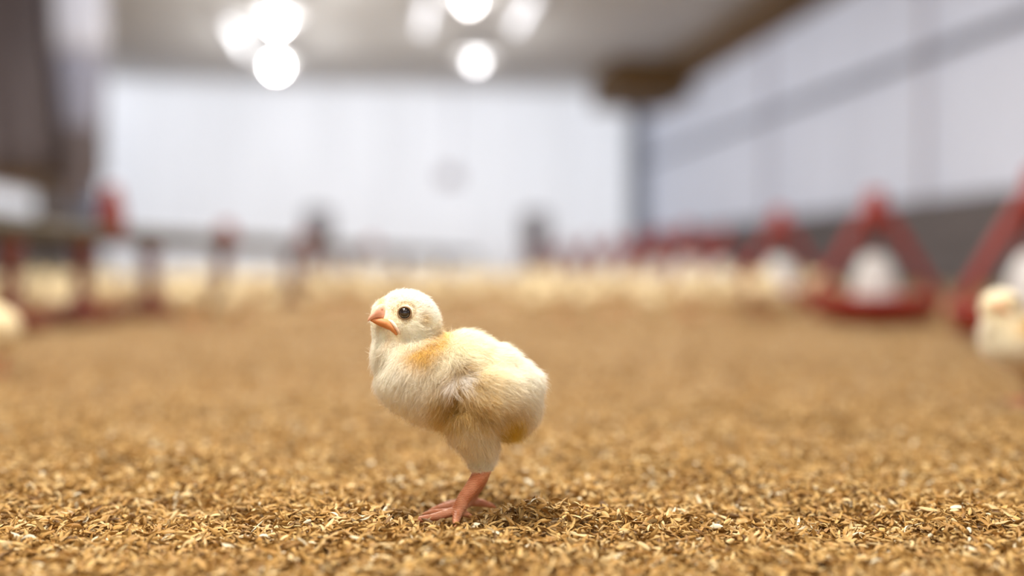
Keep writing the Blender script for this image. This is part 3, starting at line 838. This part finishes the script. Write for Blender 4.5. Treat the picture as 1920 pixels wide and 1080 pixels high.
    paint(gs(x, y, 712, 573, 5, 7) * 0.8, (0.80, 0.48, 0.13))
    col *= rng.normal(1.0, 0.07, (k, 1)) * rng.normal(1.0, 0.07, nc)[own][:, None]
    col = col.clip(0.01, 0.96)
    cu = bpy.data.hair_curves.new('down')
    cu.add_curves([S] * k)
    cu.attributes['position'].data.foreach_set('vector', pts.astype(np.float32).ravel())
    rad = (np.array([0.000058, 0.000054, 0.000048, 0.00004, 0.000028, 0.00001])[None, :] * np.ones((k, 1))).astype(np.float32)
    at = cu.attributes.get('radius') or cu.attributes.new('radius', 'FLOAT', 'POINT')
    at.data.foreach_set('value', rad.ravel())
    ca = cu.attributes.new('tint', 'FLOAT_COLOR', 'CURVE')
    ca.data.foreach_set('color', np.concatenate([col, np.ones((k, 1))], 1).astype(np.float32).ravel())
    cu.materials.append(M['down'])
    o = bpy.data.objects.new('down', cu); COL.objects.link(o); o.parent = parent
    return o

def head_parts(root, fine=True):
    n = 24 if fine else 10
    # upper beak, lofted from the face to the tip
    def loft(name, st, mat, flat=0.0):
        mb = MB(); vs = []; fs = []
        for cx, cy, dp, hh, hw in st:
            c = P(cx, cy, dp)
            for k in range(n):
                a = 2 * PI * k / n
                zz = math.sin(a) * hh; zz = zz if zz > 0 else zz * (1 - flat)
                vs.append(c + Vector((0, math.cos(a) * hw, zz)) * PX)
        for i in range(len(st) - 1):
            for k in range(n):
                u, w = i * n + k, i * n + (k + 1) % n
                fs.append((u, w, w + n, u + n))
        fs.append(tuple(range((len(st) - 1) * n, len(st) * n)))
        mb.add(vs, fs)
        return mb
    ub = loft('beak', [(728, 596, -30, 18, 17), (720, 592, -38, 17, 16), (713, 590.5, -45, 15, 14.5), (706, 592, -50, 12.5, 12), (700, 596, -55, 9.5, 9.5), (695, 600, -58.5, 6.5, 6.8), (691.5, 603.5, -61, 4.0, 4.2), (689.5, 606.5, -62, 1.4, 1.6)], M['beak'], 0.2)
    ub.ellipsoid(P(712, 585, -50), (7.0 * PX, 7 * PX, 7 * PX), 16, 10)
    b = ub.build('upper_beak', [M['beak']], root); b['label'] = 'pale pink upper beak'
    lb = MB()
    lb.tube([P(694, 605, -60), P(702, 606.5, -57), P(713, 609, -54), P(725, 612.5, -54), P(736, 620.5, -56), P(744, 633, -60)], [r * PX for r in (1.5, 4.5, 7.5, 8.5, 6.0, 1.8)], n)
    b = lb.build('lower_beak', [M['gape']], root); b['label'] = 'orange lower beak and gape'
    fb = MB(); fb.tube([P(728, 605, -55), P(734, 608, -58), P(740, 615, -60), P(746, 624, -61), P(750, 632, -60)], [r * PX for r in (1.5, 3.2, 3.6, 3.0, 1.2)], max(8, n // 2))
    b = fb.build('mouth_corner', [M['flange']], root); b['label'] = 'pale fold at the mouth corner'
    for s in (-1, 1):
        c = P(759, 591.5, -54.5) if s < 0 else P(748, 589, 28)
        mb = MB(); mb.ellipsoid(c, (11.4 * PX, 12.0 * PX, 11.4 * PX), 28, 16); e = mb.build('eye', [M['eye']], root)
        # eyelid ring lies on the side of the head
        mb = MB(); pts = []
        for k in range(33):
            a = 2 * PI * k / 32
            pts.append(c + Vector((math.cos(a) * 12.0, s * (6.2 - 1.0 * abs(math.cos(a))), math.sin(a) * 11.4)) * PX)
        mb.tube(pts, 1.7 * PX, 8, 1.0, False); l = mb.build('eyelid', [M['lid']], e)

def build_fluffy(loc, label, rz, count, crouch=False, scale=1.0):
    root = empty('chick', loc, label, 'chick', None, rz, scale)
    me = body_mesh(0.0014, 0.0009, 14) if crouch else body_mesh(0.0009, 0.00055, 24)
    assign_leg(me); me.name = 'body'
    b = bpy.data.objects.new('body', me); COL.objects.link(b); b.parent = root
    d = build_down(me, count, b, crouch)
    head_parts(root)
    if crouch:
        co = np.empty(len(me.vertices) * 3, np.float32); me.vertices.foreach_get('co', co); co = co.reshape(-1, 3)
        co[:, 2] = CROUCH(co[:, 2]); me.vertices.foreach_set('co', co.ravel()); me.update()
        for ch in root.children:
            if ch.name.split('.')[0] != 'body': ch.location.z -= 0.020
    return root
hero = build_fluffy((CH.x, CH.y, float(ground(CH.x, CH.y)) + 0.0008), 'fluffy cream chick standing sharp and alone in the foreground looking left', -YAW, 270000)
_p = world_at(1932, 0.85); _p.z = float(ground(_p.x, _p.y)) + 0.001
build_fluffy(_p, 'blurred chick squatting at the right edge in front of the red feeder', -YAW + 0.15, 45000, True, 1.12)

# --- the rest of the flock
CREAM = plain('flock_down', (0.80, 0.70, 0.49), (0.72, 0.56, 0.31), 0.9, 45, 0.3, 0.1)
def flock_source(crouch):
    me = body_mesh(0.0024, 0.0016, 6)
    co = np.empty(len(me.vertices) * 3, np.float32); me.vertices.foreach_get('co', co); co = co.reshape(-1, 3)
    me.materials.append(CREAM); me.materials.append(M['leg_skin'])
    me.polygons.foreach_set('material_index', [1 if p.center.z < HOCK else 0 for p in me.polygons])
    # puff the bare body out to the outline of its down
    vn = np.empty(len(me.vertices) * 3, np.float32); me.vertices.foreach_get('normal', vn); vn = vn.reshape(-1, 3)
    co = co + vn * (0.0028 * np.clip((co[:, 2] - HOCK) / 0.01, 0, 1))[:, None]
    if crouch:
        co[:, 2] = CROUCH(co[:, 2])
    me.vertices.foreach_set('co', co.astype(np.float32).ravel()); me.update()
    root = empty('chick', (0, 0, -5), 'x', 'chick')
    b = bpy.data.objects.new('body', me); COL.objects.link(b); b.parent = root
    head_parts(root, False)
    if crouch:
        for ch in root.children:
            if ch.name.split('.')[0] != 'body': ch.location.z -= 0.020
    return root
SRC = [flock_source(False), flock_source(True)]
def place(src, px, d, face, label, group, sc=0.95, parts=True):
    p = world_at(px, d); p.z = float(ground(p.x, p.y)) + 0.002
    if parts: o = copy_tree(src)
    else:
        o = [c for c in src.children if c.name.split('.')[0] == 'body'][0].copy(); COL.objects.link(o); o.parent = None; o.name = 'chick'
    o.location = p; o.rotation_euler = (0, 0, face); o.scale = (sc,) * 3
    tag(o, label, 'chick', group)
    return o

place(SRC[0], -22, 1.12, -YAW - 0.3, 'pale blurred chick cut by the left edge', None)
place(SRC[0], 1530, 2.6, -YAW + 1.3, 'pale chick between the two middle red feeders', None)
taken = []
def flock(n, x0, x1, d0, d1, label, group, avoid=()):
    c = 0; tries = 0
    while c < n and tries < 4000:
        tries += 1
        d = math.sqrt(random.uniform(d0 * d0, d1 * d1)); px = random.uniform(x0, x1)
        p = world_at(px, d)
        if any((p - q).length < 0.105 for q in taken): continue
        if any((p - q).length < r_ for q, r_ in avoid): continue
        taken.append(p); c += 1
        src = random.choice(SRC)
        place(src, px, d, random.uniform(0, 2 * PI), label, group, random.uniform(0.85, 1.0), d < 2.7)
AV = [(world_at(1530, 2.6), 0.1)]
for o in list(COL.objects):
    nm = o.name.split('.')[0]
    if nm == 'pan_feeder': AV.append((Vector((o.location.x, o.location.y, 0)), 0.22))
    if nm == 'feed_hopper': AV.append((Vector((o.location.x, o.location.y, 0)), 0.24))
    if nm == 'feed_drop':
        AV.append((Vector((o.location.x, o.location.y, 0)), 0.15))
        AV += [(Vector((o.location.x, o.location.y, 0)) * f_, 0.10) for f_ in (0.93, 0.86)]
_lab = 'pale yellow chick in the blurred flock crowding around the left feed pipe'
flock(34, -60, 460, 2.0, 2.8, _lab, 'flock by the left feed pipe', AV)
flock(100, -60, 700, 2.4, 5.2, 'pale yellow chick in the blurred flock crowding around the left feed pipe', 'flock by the left feed pipe', AV)
_lab = 'pale yellow chick in the blurred flock before the small red feeders'
flock(26, 1000, 1480, 2.35, 3.0, _lab, 'flock before the right feeders', AV)
flock(60, 960, 1560, 2.6, 5.0, 'pale yellow chick in the blurred flock before the small red feeders', 'flock before the right feeders', AV)
flock(75, 600, 1040, 2.5, 6.0, 'pale chick in the distant flock straight behind the foreground chick', 'distant flock in the middle', AV)
for s in SRC:
    for ch in list(s.children_recursive): bpy.data.objects.remove(ch)
    bpy.data.objects.remove(s)
